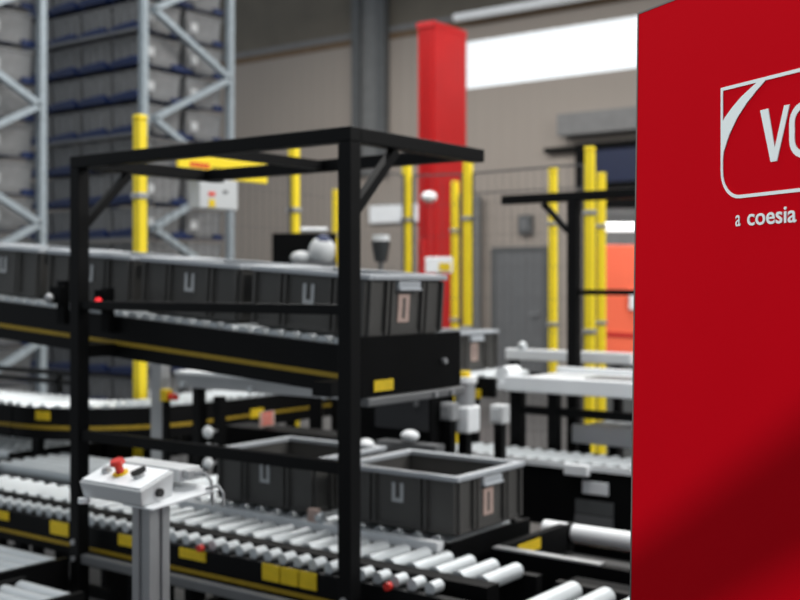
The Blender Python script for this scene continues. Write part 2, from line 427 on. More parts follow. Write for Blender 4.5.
names = ['grey crate at the right end of the upper row, label end facing out', 'grey crate in the upper row touching the gantry post from the left', 'upper row grey crate with card holder, mid-way between gantry posts', 'upper row grey crate just right of the left gantry post, behind the red light', 'upper row grey crate just left of the left gantry post', 'upper row grey crate cut by the left edge of the photo']
for k in range(6):
    o = base if k == 0 else copy_tree(base)
    xc = -2.235-k*.517; z = zs+SL*(xc-UX0)+.0015
    place(o, xc, 2.705, z, names[k], 'crates on the upper conveyor', ry=ry)
# sensor with red light
r = empty('photo_sensor', (PY(103,285,2.41).x-.008, 2.43, 1.36), 'small sensor with glowing red light on the upper conveyor side', 'sensor')
MB().box(-.02, .02, -.006, .018, -.02, .13).build('bracket', 'blackm', r)
MB().box(-.022, .022, -.035, -.0065, .055, .125).build('housing', 'blackm', r, bevel=.003)
MB().cyl((.008,-.0352,.085), (.008,-.043,.085), .013).build('indicator_light', 'led', r)
r = empty('photo_sensor', (PY(57,285,2.41).x, 2.43, 1.385), 'small dark sensor with grey knob left of the left gantry post', 'sensor')
MB().box(-.02, .02, -.006, .018, -.02, .13).build('bracket', 'blackm', r)
MB().box(-.03, .03, -.03, -.0065, .05, .11).build('housing', 'blackm', r, bevel=.003)
MB().ball((-.012,-.043,.07), .017).build('knob', 'alu', r)

# 2 near lower lane with skate wheels along its front edge
NX0, NX1 = -4.25, -1.56
r = conveyor('roller_conveyor', 'lowest front roller lane with yellow plates on its black side, passing behind the pedestal', 'conveyor', NX0, 2.375, NX1-NX0, .37, .722, body=.135, rd=.045, pitch=.078,
         legs=(.3,1.3,2.3), roller_y=(.16,.34), rail_drop=.03, stripe=(.05, NX1-NX0-.3, .095, .013),
         plates=tuple((PY(a_, 285, 2.37).x-NX0, PY(b_, 285, 2.37).x-PY(a_, 285, 2.37).x, dz_, h_, 'ylabel') for a_, b_, dz_, h_ in
                      ((-8,8,.035,.03),(50,68,.032,.045),(118,132,.03,.036),(179,205,.034,.030),(262,279,.03,.048),(280.5,297.5,.03,.048),(299,316,.03,.048))))
wh = None
for k in range(44):
    if wh is None: wh = MB().cyl((0,.020,0), (0,.065,0), .0165, 16).build('wheel', 'roller', r); o = wh
    else: o = wh.copy(); C.objects.link(o)
    o.location = (.06+k*.058, 0, .706)
MB().box(0, NX1-NX0, .085, .145, .60, .716).build('inner_rail', 'blackm', r)
for xx in (PY(201,285,2.37).x-NX0, PY(389,285,2.37).x-NX0): MB().cyl((xx,-.001,.70),(xx,-.016,.70), .011).build('red_button', 'redp', r)

# 3 crate lane behind, with bright front guide rail
LX0 = -3.38
r = conveyor('roller_conveyor', 'black lane carrying the two lower grey crates, pale guide rail in front', 'conveyor', LX0, 2.785, 1.47, .47, .73, body=.15, rd=.05, pitch=.075,
         legs=(.2, 1.3), rail_drop=.012)
MB().box(0, 1.46, -.034, -.0005, .70, .728).build('guide_rail', 'white', r)
MB().box(1.471, 1.485, 0, .47, .60, .722).build('end_plate', 'blackm', r)
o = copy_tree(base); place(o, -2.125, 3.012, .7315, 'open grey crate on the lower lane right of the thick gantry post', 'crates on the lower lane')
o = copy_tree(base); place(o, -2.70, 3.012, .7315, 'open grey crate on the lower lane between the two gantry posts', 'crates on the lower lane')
# little rail sensor in front of crates
r = empty('stop_sensor', (-2.42, 2.765, .725), 'small sensor with reddish label before the lower left crate', 'sensor')
MB().box(-.02, .02, -.012, .012, -.0005, .045).build('housing', 'pinkl', r, bevel=.003)
MB().cyl((.03,-.004,.02), (.03,-.02,.02), .012).box(.02,.04,-.004,.008,-.0005,.035).build('lens', 'roller', r)

# 4 right continuation of the near lane
conveyor('roller_conveyor', 'short lane of long pale rollers at the bottom next to the red panel', 'conveyor', -1.46, 2.27, .95, .40, .722, body=.15, rd=.055, pitch=.095, legs=(.15,.8))
# transfer table with grey front edge
r = empty('transfer_table', (-1.83, 2.915, 0), 'black transfer table with grey edge right of the lower crates', 'transfer table')
MB().box(0, .62, 0, .035, .56, .693).build('front_beam', 'blackm', r)
MB().box(0, .36, .0, .035, .6935, .699).build('edge_strip', 'alu', r)
MB().box(0, .03, .036, .42, .58, .70).build('side_beam', 'blackm', r)
MB().box(.59, .62, .036, .42, .58, .64).build('side_beam', 'blackm', r)
MB().box(.031, .589, .036, .42, .575, .61).build('bed', 'blackm', r)
MB().box(.0305, .033, .10, .24, .655, .69).build('label_plate', 'ylabel', r)
MB().box(.10, .40, .12, .34, .6105, .625).build('cover_plate', 'ink', r)
for xx in (.01, .57):
    for yy in (.0, .379): MB().box(xx, xx+.04, yy+.001, yy+.04, 0, .559 if yy < .1 else .5745).build('leg', 'black', r)
# dark motor block between lanes
r = empty('drive_motor', (-1.52, 2.72, 0), 'black drive motor housing beside the short right lane', 'motor')
MB().box(0, .30, 0, .15, .35, .67).build('housing', 'blackm', r, bevel=.01)
MB().box(.02, .07, .02, .13, 0, .349).box(.23, .28, .02, .13, 0, .349).build('mount', 'blackm', r)
MB().cyl((.301,.075,.52), (.33,.075,.52), .05).build('fan_cover', 'greyst', r)

# 5 right back two-level conveyors
X = lambda px, Y: PY(px, 285, Y).x
r = conveyor('roller_conveyor', 'black deep sided roller conveyor with white oblong label and pale edge at right', 'conveyor', X(425,3.95), 3.95, 1.75, .30, .80, body=.26, rd=.05, pitch=.06,
         legs=(.1,1.1,1.65), rail_drop=.006, gap=.002)
l0 = X(425,3.95)
def lx(px, Y=3.95): return X(px, Y)-l0
MB().box(.02, 1.70, -.012, -.0005, .775, .797).build('pale_edge', 'white', r)
MB().box(lx(568), lx(592), -.04, -.0125, .755, .80).build('clamp_block', 'white', r, bevel=.006)
MB().box(lx(583), lx(609), -.008, -.0005, .685, .735).build('label_plate', 'white', r, bevel=.003)
MB().box(lx(576), lx(614), -.012, -.0005, .565, .60).build('grey_ledge', 'greyst', r)
MB().box(lx(576), lx(614), -.006, -.0005, .605, .66).build('dark_window', 'steelc', r)
r = empty('cable_duct', (X(545,3.42), 3.42, 0), 'thick pale pipe running low below the white oblong label', 'pipe')
for xa_, xb_ in ((0, X(569,3.42)-X(545,3.42)), (X(574,3.42)-X(545,3.42), .95)): MB().cyl((xa_,0,.655), (xb_,0,.655), .03, 20).build('pipe', 'white', r)
MB().cyl((X(569,3.42)-X(545,3.42)+.0005,0,.655), (X(574,3.42)-X(545,3.42)-.0005,0,.655), .034, 20).build('pipe_clamp', 'black', r)
for xx in (.08, .8): MB().box(xx-.02, xx+.02, -.02, .02, 0, .624).build('support', 'black', r)
# lower white rail and upper white conveyor
conveyor('roller_conveyor', 'lower white sided conveyor on the two-level stand, under the bright white beam', 'conveyor', X(572,4.42), 4.42, 1.2, .34, .885, body=.08, legs=(.05,.9), front_m='white', rear_m='white', rail_drop=.0)
r = empty('belt_conveyor', (X(508,4.30), 4.30, 0), 'bright white beam conveyor with white bed in front of orange cabinet', 'conveyor')
Lw = 1.75
MB().box(0, Lw, -.035, 0, 1.03, 1.10).build('front_beam', 'white', r, bevel=.008)
MB().box(0, Lw, .44, .47, 1.03, 1.11).build('rear_beam', 'white', r, bevel=.004)
MB().box(.02, Lw-.02, .001, .439, 1.06, 1.085).build('belt', 'box', r)
for xx in (.02, .2, .62, 1.3):
    MB().box(xx, xx+.045, .001, .045, .01, 1.059).build('leg', 'black', r)
MB().box(.066, .199, .005, .04, .93, .965).box(.246, .619, .005, .04, .93, .965).build('leg_brace', 'black', r)
MB().box(.066, .199, .005, .04, .35, .39).box(.246, .619, .005, .04, .35, .39).build('leg_brace', 'black', r)
MB().cyl((-.03,.0,1.10), (-.03,.12,1.10), .035).box(-.045,-.001,-.02,.1,1.035,1.065).build('end_pulley', 'white', r)
MB().box(.35, .55, .06, .2, 1.086, 1.10).build('guide_block', 'greyst', r)
for xx in (.02, .2, .62, 1.3): MB().box(xx-.02, xx+.065, -.02, .065, 0, .0095).build('foot', 'black', r)
# back white guard rail
r = empty('guard_rail', (X(505,5.3), 5.3, 0), 'white guard rail standing behind the bright white beam conveyor', 'rail')
MB().box(0, .75, 0, .04, 1.09, 1.15).build('rail', 'white', r, bevel=.006)
MB().box(.03, .07, .0, .04, 0, 1.089).build('post', 'black', r); MB().box(.65, .69, .0, .04, 0, 1.089).build('post', 'black', r)
MB().ball((.10,.02,1.165), .025).build('knob', 'roller', r)
# conveyor carrying the small far crate
r = conveyor('roller_conveyor', 'dark conveyor with the far crate behind the upper lane end', 'conveyor', -3.74, 4.31, 1.04, .46, 1.09, body=.10, legs=(.1,.92))
for k in range(3): MB().cyl((.70+k*.12,-.004,1.065), (.70+k*.12,-.02,1.065), .02).build('end_cap', 'roller', r)
MB().box(.93, .98, -.03, -.006, .985, 1.025).build('yellow_marker', 'ylabel', r)
o = copy_tree(base); place(o, -3.17, 4.54, 1.0915, 'far grey crate right of the upper conveyor end, below paired yellow posts', 'crates at the back')

# 6 clutter of motors and boxes below the far crate
def geared_motor(px, py, Y, s, label):
    p = PY(px, py, Y)
    r = empty('gear_motor', (p.x, p.y, 0), label, 'motor')
    MB().cyl((0,0,p.z), (0,0,p.z+.10*s), .045*s, 20).build('motor_body', 'alu', r)
    MB().cyl((0,0,p.z+.1*s+.0005), (0,0,p.z+.125*s), .052*s, 20).build('fan_cowl', 'white', r)
    MB().cyl((0,0,p.z+.1255*s), (0,0,p.z+.15*s), .025*s, 16).build('yellow_cap', 'ylabel', r)
    MB().box(-.05*s, .05*s, -.05*s, .05*s, p.z-.12*s, p.z-.0005).build('gearbox', 'white', r, bevel=.01)
    MB().box(-.02, .02, -.02, .02, 0, p.z-.1205*s).build('stand', 'black', r)
geared_motor(465, 405, 3.72, .9, 'upright motor with yellow cap and white gearbox right of the crate lane end')
def ebox(name, px, py, Y, w, h, d, m, label, cat, lid='alu'):
    p = PY(px, py, Y)
    r = empty(name, (p.x, p.y, 0), label, cat)
    MB().box(-w/2, w/2, 0, d, p.z, p.z+h).build('casing', m, r, bevel=.006)
    MB().box(-w/2+.01, w/2-.01, -.006, -.0005, p.z+.01, p.z+h-.01).build('cover', m, r, bevel=.003)
    MB().box(-.018, .018, d/2-.018, d/2+.018, 0, p.z-.0005).build('stand', 'black', r)
    return r
ebox('terminal_box', 496, 424, 3.80, .06, .075, .06, 'box', 'small pale terminal box right of the upright motor', 'electrical box')
ebox('terminal_box', 446, 421, 3.62, .06, .07, .05, 'boxdk', 'small grey terminal box left of the upright motor', 'electrical box')
r = empty('bearing_block', (PX(366,451,-2.7).x, PX(366,451,-2.7).y, 0), 'pale rounded bearing block behind the right lower crate', 'bearing')
p = PX(366,451,-2.7)
MB().ball((0,0,p.z+.02), .035, sc=(1,1,.8)).build('housing', 'white', r)
MB().box(-.05, .05, -.04, .04, p.z-.035, p.z-.01).build('flange', 'alu', r); MB().box(-.02, .02, -.02, .02, 0, p.z-.0355).build('stand', 'black', r)
p = PX(410,437,-2.55)
r = empty('bearing_block', (p.x, p.y, 0), 'pale rounded cap above the far rim of the right lower crate', 'bearing')
MB().ball((0,0,p.z+.005), .032, sc=(1.2,1,.7)).build('housing', 'white', r)
MB().box(-.14, .14, -.03, .03, p.z-.075, p.z-.02).build('flange', 'greyst', r); MB().box(-.02, .02, -.02, .02, 0, p.z-.0755).build('stand', 'black', r)

xa_ = X(340,3.56); xb_ = X(431,3.56)
r = empty('drive_cabinet', (xa_, 3.56, 0), 'black drive cabinet behind the lower crates, below the upper conveyor end', 'cabinet')
MB().box(0, xb_-xa_, 0, .16, .012, 1.10).build('casing', 'blackm', r, bevel=.005)
MB().box(X(376,3.56)-xa_, xb_-xa_-.01, -.006, -.0005, .93, 1.055).build('cover', mat('dark slate sheet', (.012,.013,.016,1), .5), r)
MB().cyl((X(418,3.56)-xa_, -.0065, 1.035), (X(418,3.56)-xa_, -.016, 1.035), .011).build('lock', 'greyst', r)
MB().box(.02, xb_-xa_-.02, .01, .15, 0, .0115).build('plinth', 'black', r)

xa_ = X(225,3.56); xb_ = X(338,3.56)
r = empty('drive_cabinet', (xa_, 3.56, 0), 'low black cabinet behind the lower left crate, red and white notice on top', 'cabinet')
MB().box(0, xb_-xa_, 0, .16, .012, .87).build('casing', 'blackm', r, bevel=.005)
MB().box(.02, xb_-xa_-.02, .01, .15, 0, .0115).build('plinth', 'black', r)

# 7 curved conveyor at left turning to the back
def curve_conveyor():
    xc, yc, R, Ri, zt = -4.54, 3.70, .62, .22, .957
    r = empty('curved_conveyor', (xc, yc, 0), 'black curved conveyor with yellow stripe turning away behind the left gantry post', 'conveyor')
    def arc(r0, r1, z0, z1, a0=-.0, a1=90, n=24):
        m = MB()
        for k in range(n):
            t0 = math.radians(a0+(a1-a0)*k/n); t1 = math.radians(a0+(a1-a0)*(k+1)/n)
            q = lambda rr, t, z: (rr*math.sin(t), -rr*math.cos(t), z)
            m.hex([q(r0,t0,z0), q(r0,t1,z0), q(r1,t1,z0), q(r1,t0,z0), q(r0,t0,z1), q(r0,t1,z1), q(r1,t1,z1), q(r1,t0,z1)])
        return m
    arc(R-.03, R, zt-.16, zt-.015).build('side_rail', 'black', r)
    arc(Ri, Ri+.03, zt-.16, zt-.03).build('side_rail', 'black', r)
    arc(R+.0005, R+.004, zt-.112, zt-.095).build('yellow_stripe', 'stripe', r)
    arc(R+.0005, R+.005, zt-.07, zt-.03, 14, 21, 4).build('label_plate', 'ylabel', r)
    for k in range(13):
        t = math.radians(3+k*7)
        MB().cyl(((Ri+.035)*math.sin(t), -(Ri+.035)*math.cos(t), zt-.03), ((R-.005)*math.sin(t), -(R-.005)*math.cos(t), zt-.03), .018, r2=.03).build('roller', 'roller', r)
    for t, rr in ((13.5, R-.02), (35.7, Ri+.02), (85, Ri+.02), (85, R-.02)):
        t = math.radians(t)
        MB().box(rr*math.sin(t)-.02, rr*math.sin(t)+.02, -rr*math.cos(t)-.02, -rr*math.cos(t)+.02, 0, zt-.161).build('leg', 'black', r)
    return xc, yc, R
xc, yc, R = curve_conveyor()
conveyor('roller_conveyor', 'straight black conveyor left of the curve, pale rollers, at the left photo edge', 'conveyor', xc-1.5, yc-R, 1.49, .40, .957, body=.16, rd=.055, pitch=.065, legs=(.3,), stripe=(0,1.49,.095,.017), rail_drop=.015)
MB().box(-.0, 1.49, .375, .40, 1.005, 1.03).box(-.0, 1.49, .375, .40, 1.05, 1.075).box(.1, .13, .375, .40, .962, 1.05).box(1.3, 1.33, .375, .40, .962, 1.05).build('side_guard', 'black', bpy.data.objects['roller_conveyor.007'])
r = conveyor('roller_conveyor', 'long black conveyor with two yellow plates running back behind the lower crates', 'conveyor', xc+R, yc+.01, 1.85, .40, .955, ang=PI/2, body=.16, rd=.055, pitch=.065, legs=(1.0,1.75), stripe=(0,1.85,.092,.015),
         plates=((PX(250,285,-3.92).y-3.71,.09,.07,.045,'ylabel'),(PX(317,285,-3.92).y-3.71,.10,.02,.045,'ylabel')), rail_drop=.015)
# its front side is local -Y = world +X, as seen
# aluminium support post and channel in front of it
r = empty('profile_post', (-3.78, 3.30, 0), 'grey aluminium upright left of the pale channel, behind the control box', 'post')
MB().box(-.035, .035, -.025, .025, .01, 1.24).build('profile', 'alu', r, bevel=.003)
MB().box(-.06, .06, -.05, .05, 0, .0095).build('foot_plate', 'alu', r)
r = empty('guide_channel', (-3.66, 3.28, 0), 'pale grey long channel hanging behind the yellow striped upper conveyor', 'guide rail')
MB().box(0, 1.0, 0, .05, 1.065, 1.118).build('web', 'alu', r)
MB().box(0, .72, -.008, .07, 1.1185, 1.132).build('flange', 'white', r)
for xx in (.05, .45, .85): MB().cyl((xx,-.0005,1.075), (xx,-.012,1.075), .014).build('bolt', 'roller', r)
for xx in (.1, .9): MB().box(xx, xx+.04, .005, .045, 0, 1.064).build('post', 'black', r)
r = empty('light_barrier', (-3.705, 3.268, 0), 'small red and yellow sensor beside the aluminium upright', 'sensor')
MB().box(-.02, .02, -.02, .02, 1.0, 1.05).build('yellow_housing', 'ylabel', r, bevel=.004)
MB().cyl((.021,0,1.02), (.065,0,1.02), .014).build('red_cap', 'redp', r)
MB().box(-.012, .012, -.012, .012, 0, .9995).build('stem', 'black', r)
r = empty('warning_plate', (PX(267,424,-3.43).x, PX(267,424,-3.43).y, 0), 'small red and white notice above the lower left crate', 'sign')
p = PX(267,424,-3.43)
MB().box(-.003, .003, -.045, .045, p.z-.01, p.z+.055).build('plate', 'pinkl', r)
for k in range(3): MB().box(.0032, .005, -.035, .03, p.z+.000+k*.02, p.z+.009+k*.02).build('red_mark', 'inkred', r)
MB().box(-.012, .0, -.012, .012, .8705, p.z-.0105).build('stem', 'black', r)

# 8 roller beds crossing at the left, rollers parallel to the upper lane
conveyor('roller_conveyor', 'pale roller bed at left between the gantry post and the control box, crossing lane', 'conveyor', -3.42, 2.81, .43, .92, .735, ang=PI/2, body=.13, rd=.055, pitch=.062, rail_drop=.0, legs=(.06,.37), gap=.001)
conveyor('roller_conveyor', 'farther pale roller bed behind black bar at the left photo edge', 'conveyor', -4.46, 3.02, 1.4, 1.0, .735, ang=PI/2, body=.13, rd=.055, pitch=.062, rail_drop=.0, legs=(.06,1.3), gap=.001)
# 9 bottom left low beds in front
conveyor('roller_conveyor', 'low roller bed at the bottom left corner of the photo', 'conveyor', -2.70, 1.35, .72, .30, .60, ang=PI/2, body=.10, rd=.05, pitch=.058, rail_drop=-.004, legs=(.1,.8), rail=.022)
conveyor('roller_conveyor', 'low roller bed beyond black rail, left of the left gantry post', 'conveyor', -3.08, 1.35, .95, .40, .60, ang=PI/2, body=.10, rd=.05, pitch=.058, rail_drop=-.004, legs=(.1,.8), rail=.022)

# white round end caps seen right of control box
for k, (px, py, lab) in enumerate(((208,432,'upper of three pale round knobs right of the control box'), (208,447,'middle of three pale round knobs right of the control box'), (208,464,'lowest of three pale round knobs right of the control box'))):
    p = PY(px, py, 3.27)
    r = empty('clamp_knob', (p.x, 3.27, p.z), lab, 'knob', 'pale round knobs')
    MB().ball((0,0,0), .026 if k != 1 else .016, sc=(1,.7,1)).build('head', 'white', r)
    MB().cyl((0,.018,0), (0,.05,0), .007).build('bolt', 'alu', r)
p = PY(208, 450, 3.27)
tag(MB().box(p.x-.02, p.x+.02, 3.32, 3.355, 0, 1.03).build('black_post', 'black'), 'black upright carrying the three pale round knobs', 'post')

# ------------------------------------------------------------------ gantries
def gantry():
    r = empty('steel_gantry', (-1.906, 2.32, 0), 'large black cantilever gantry frame of two posts in front of the crate rows', 'gantry')
    s = .0225; Lx = -1.146; H = 1.922; T = .636
    for dx in (0, Lx):
        MB().box(dx-s, dx+s, -s, s, .01, H-.0405).build('post', 'black', r, bevel=.003)
        MB().box(dx-.06, dx+.06, -.05, .05, 0, .0095).build('foot_plate', 'black', r)
        MB().box(dx-s, dx+s, s+.001, T, H-.04, H).build('arm', 'black', r, bevel=.003)
        MB().bar((dx, .0225, H-.22), (dx, .20, H-.045), .026, .026, up=(1,0,0)).build('knee_brace', 'black', r)
    MB().box(Lx-s, s, -s, s, H-.04, H).build('top_beam', 'black', r, bevel=.003)
    MB().box(Lx+s+.001, -s-.001, T-.095, T-.055, H-.04, H).build('rear_beam', 'black', r, bevel=.003)
    MB().box(Lx/2-.015, Lx/2+.015, s+.001, T-.096, H-.035, H-.005).build('cross_bar', 'black', r)
    for z, h, m in ((1.434, .028, 'black'), (1.009, .034, 'black'), (.605, .03, 'greyst')):
        MB().box(Lx+s+.001, -s-.001, -.014, .014, z-h/2, z+h/2).build('rail', m, r, bevel=.003)
    for dx in (0, Lx):
        for z in (.605, .66): MB().cyl((dx-.0,-s-.0005,z), (dx-.0,-s-.008,z), .009).build('bolt', 'alu', r)
gantry()
gx = X(574, 4.87)
r = empty('steel_gantry', (gx, 4.87, 0), 'farther black gantry with flat top bar beside the widest yellow post', 'gantry')
r['label'] = 'farther black gantry post and top bar beside the widest yellow post'
H = 1.952
for dx in (0, 1.25):
    MB().box(dx-.026, dx+.026, -.026, .026, .01, H-.0455).build('post', 'black', r, bevel=.003)
    MB().box(dx-.06, dx+.06, -.05, .05, 0, .0095).build('foot_plate', 'black', r)
MB().box(-.40, 1.5, -.026, .026, H-.045, H).build('top_beam', 'black', r, bevel=.003)
MB().bar((-.03, 0, H-.19), (-.17, 0, H-.05), .026, .026, up=(0,1,0)).build('knee_brace', 'black', r)
MB().box(.027, 1.223, -.012, .012, 1.452, 1.478).build('rail', 'black', r)

# ------------------------------------------------------------------ items between the lanes and the wall
# black screen box with a white tube on top
r = empty('display_cabinet', (P(304,285,6.4).x, P(304,285,6.4).y, 0), 'black box behind the upper crate row, under the second yellow post', 'cabinet', rz=A)
w = 64/F*6.4/2
MB().box(-w, w, 0, .06, 1.35, 1.5+52/F*6.4).build('casing', 'blackm', r, bevel=.006)
MB().box(-.108, -.092, .02, .036, .01, 1.3495).build('pole', 'black', r); MB().box(-.125, -.085, .0, .05, 0, .0095).build('foot', 'black', r)
MB().cyl((-.02,.03,1.5+54/F*6.4+.009), (.13,.03,1.5+54/F*6.4+.009), .013).build('white_bar', 'white', r)
# white rounded housing with blue cap
p = P(316, 262, 5.3)
r = empty('covered_unit', (p.x, p.y, 0), 'white rounded unit with blue top in front of the black box', 'machine unit', rz=A)
MB().ball((.03,0,p.z+.05), .065, sc=(1,1,1.1)).ball((-.07,0,p.z+.02), .04, sc=(1.3,1,.8)).build('cover', 'box', r)
MB().ball((.035,-.005,p.z+.09), .05, sc=(.8,.9,.8)).build('blue_cap', 'blue', r)
MB().box(.095, .11, -.02, .02, p.z-.03, p.z+.07).build('yellow_strip', 'ylabel', r)
MB().box(-.10, .10, -.06, .06, p.z-.06, p.z-.0).build('base', 'greyst', r)
MB().box(-.03, .03, -.03, .03, 0, p.z-.0605).build('pole', 'black', r)
# dark stack lamp with pale lid on a pole
p = P(381, 262, 6.2)
r = empty('warning_lamp', (p.x, p.y, 0), 'dark tapered lamp with pale lid between gantry post and yellow post', 'lamp')
MB().cyl((0,0,p.z), (0,0,p.z+.115), .035, 20, .055).build('lamp_body', mat('smoked plastic', (.035,.038,.04,1), .35), r)
MB().cyl((0,0,p.z+.1155), (0,0,p.z+.15), .050, 20, .045).build('lid', 'box', r)
MB().cyl((0,0,.01), (0,0,p.z-.0005), .014).build('pole', 'greyst', r); MB().cyl((0,0,0), (0,0,.0095), .09).build('foot', 'greyst', r)
# white lamp in front of the red column
p = P(429, 197, 9.0)
r = empty('signal_lamp', (p.x, p.y, 0), 'white oval lamp on a pole in front of the red column', 'lamp')
MB().ball((0,0,p.z), .06, sc=(1.1,1.1,.75)).build('globe', 'white', r)
MB().cyl((0,0,.01), (0,0,p.z-.043), .012).build('pole', 'colred', r); MB().cyl((0,0,0), (0,0,.0095), .1).build('foot', 'colred', r)
# white box with yellow label left of paired posts
p = P(425, 272, 7.0)
r = empty('switch_box', (P(439,285,7.).x, P(439,285,7.).y, 0), 'white box with yellow label left of the paired yellow posts', 'electrical box', rz=A)
MB().box(-.085, .085, 0, .08, 1.5+12/F*7, 1.5+28/F*7).build('casing', 'white', r, bevel=.006)
MB().box(.0, .07, -.004, -.0005, 1.5+14/F*7, 1.5+22/F*7).build('yellow_label', 'ylabel', r)
MB().box(-.015, .015, .03, .06, 0, 1.5+12/F*7-.0005).build('pole', 'black', r)
# red narrow fire post at the foot of the column
p = P(422, 240, 10.)
tag(MB().box(p.x-.028, p.x+.028, p.y-.028, p.y+.028, 0, p.z).build('red_post', 'colred', bevel=.005), 'slim dark red post left of the red column', 'post')
# orange cabinet
q = P(605, 285, 9.6)
r = empty('orange_cabinet', (q.x, q.y, 0), 'orange red cabinet with a darker red stripe at the left edge of red panel', 'cabinet', rz=A)
zt = 1.5+40/F*9.6; zb = 1.5-78/F*9.6
MB().box(0, .95, 0, .6, zb, zt).build('body', 'orange', r, bevel=.01)
MB().hex([(0,-.006,1.5-47/F*9.6-.035),(.95,-.006,1.5-47/F*9.6-.1),(.95,-.0005,1.5-47/F*9.6-.1),(0,-.0005,1.5-47/F*9.6-.035),
          (0,-.006,1.5-47/F*9.6),(.95,-.006,1.5-47/F*9.6-.05),(.95,-.0005,1.5-47/F*9.6-.05),(0,-.0005,1.5-47/F*9.6)]).build('red_stripe', 'colred', r)
MB().box(.0, .95, .02, .58, 0, zb-.0005).build('plinth', 'steelc', r)
MB().box(.20, .26, -.04, -.0065, 1.5-25/F*9.6, 1.5-5/F*9.6).build('handle', 'white', r, bevel=.01)
# lit tube above it
q = P(605, 227, 9.0)
r = empty('tube_lamp', (q.x, q.y, 0), 'glowing white tube lamp above the orange cabinet', 'lamp', rz=A)
z = 1.5+58/F*9
MB().cyl((0,0,z), (.45,0,z), .035, 16).build('tube', 'lamp', r)
MB().cyl((-.02,0,z), (-.0005,0,z), .04).cyl((.4505,0,z), (.47,0,z), .04).build('end_cap', 'greyst', r)
MB().box(.3, .33, -.012, .012, 0, z-.0405).build('pole', 'greyst', r)
# grey machine housing behind tube lamp
q = P(596, 285, 12.)
r = empty('machine_housing', (q.x, q.y, 0), 'grey machine housing behind the glowing tube lamp', 'machine', rz=A)
MB().box(0, 1.3, 0, .8, 0, 1.5+78/F*12).build('housing', 'steelg', r, bevel=.02)
MB().box(-.03, 1.33, -.03, .83, 1.5+78/F*12+.001, 1.5+92/F*12).build('hood', 'blackm', r)
MB().box(.1, .9, -.02, -.0005, 1.5+95/F*12-.35, 1.5+95/F*12-.25).build('vent', 'steelc', r)

# ------------------------------------------------------------------ control box on pedestal
pp = P(151, 285, 2.62)
r = empty('operator_pedestal', (pp.x, pp.y, 0), 'grey aluminium pedestal with white push-button box and red emergency stop', 'control pedestal')
# pedestal profile with grooves
pr = MB(); s = .031; Hh = 1.5-218/F*2.6
for (x0,x1,y0,y1) in ((-s,-.008,-s,-.008),(.008,s,-s,-.008),(-s,-.008,.008,s),(.008,s,.008,s)): pr.box(x0,x1,y0,y1,.012,Hh)
pr.box(-.008,.008,-.024,.024,.012,Hh).box(-.024,-.008,-.008,.008,.012,Hh).box(.008,.024,-.008,.008,.012,Hh)
pr.build('profile_column', 'alu', r, bevel=.002)
MB().box(-.09,.09,-.09,.09,0,.0115).build('foot_plate', 'alu', r)
# box: front edge low, back edge high (sloping lid); lengths along X
zf, zr = 1.5-205/F*2.55, 1.5-188/F*2.6
x0, x1, y0, y1 = -.170, .052, -.075, .025
zb = 1.5-221/F*2.55
cb = MB().hex([(x0+.008,y0+.008,zb),(x1-.006,y0+.008,zb),(x1-.006,y1,zb+.002),(x0+.008,y1,zb+.002),(x0,y0,zf),(x1,y0,zf),(x1,y1,zr+.004),(x0,y1,zr+.004)])
box = cb.build('button_box', 'box', r, bevel=.004)
nrm = Vector((0, -(zr+.004-zf), (y1-y0))).normalized()
def lid(u, v, h=0): # u 0..1 along X, v 0..1 front to back
    return Vector((x0+(x1-x0)*u, y0+(y1-y0)*v, zf+(zr+.004-zf)*v)) + nrm*h
MB().hex([lid(.03,.06,.0005), lid(.97,.06,.0005), lid(.97,.94,.0005), lid(.03,.94,.0005), lid(.03,.06,.004), lid(.97,.06,.004), lid(.97,.94,.004), lid(.03,.94,.004)]).build('lid_plate', 'white', box)
c = lid(.50, .55)
MB().cyl(lid(.42,.50,.0045), lid(.42,.50,.008), .019).build('yellow_collar', 'ylabel', box)
es = MB().cyl(lid(.42,.50,.0085), lid(.42,.50,.026), .010)
es.cyl(lid(.42,.50,.026), lid(.42,.50,.031), .013, 20, .019).cyl(lid(.42,.50,.031), lid(.42,.50,.040), .019, 20, .015)
es.build('emergency_stop', 'redp', box)
MB().cyl(lid(.20,.5,.0045), lid(.20,.5,.012), .013, 20).cyl(lid(.20,.5,.012), lid(.20,.5,.016), .009).build('push_button', 'alu', box)
MB().cyl(lid(.72,.5,.0045), lid(.72,.5,.011), .013, 20).build('switch_ring', 'alu', box)
MB().bar(lid(.70,.35,.017), lid(.74,.68,.017), .008, .012, up=nrm).build('switch_lever', 'ink', box)
MB().cyl((x1+.0005-.003, -.02, (zb+zf)/2+.008), (x1+.006, -.02, (zb+zf)/2+.008), .010).build('cable_hole', 'ink', box)
MB().cyl((x0+.02, y0+.0, zb-.001), (x0+.02, y0+.0, zb-.012), .014).build('cable_gland', 'white', box)
# rear flat enclosure
zz = 1.5-176/F*2.75
MB().box(-.19, .045, .045, .115, zz-.032, zz).build('rear_enclosure', 'box', r, bevel=.004)
MB().box(.0455, .065, .055, .105, zz-.024, zz-.004).build('cable_entry', 'alu', r, bevel=.003)
# bracket plate
MB().hex([(-.03,-.06,zb-.006),(.075,-.06,zb-.006),(.12,.11,zb+.022),(-.03,.11,zb+.022),(-.03,-.06,zb-.002),(.075,-.06,zb-.002),(.12,.11,zb+.026),(-.03,.11,zb+.026)]).build('bracket_plate', 'white', r)
tz = zz-.014
MB().tube([(.065,.08,tz),(.09,.085,tz+.004),(.105,.09,tz-.012),(.11,.09,tz-.045),(.112,.09,tz-.07)], .004).tube([(.10,.08,zb+.026),(.13,.09,zb+.034),(.145,.09,zb+.02),(.148,.09,zb-.01)], .0035).build('cable', 'cable', r)

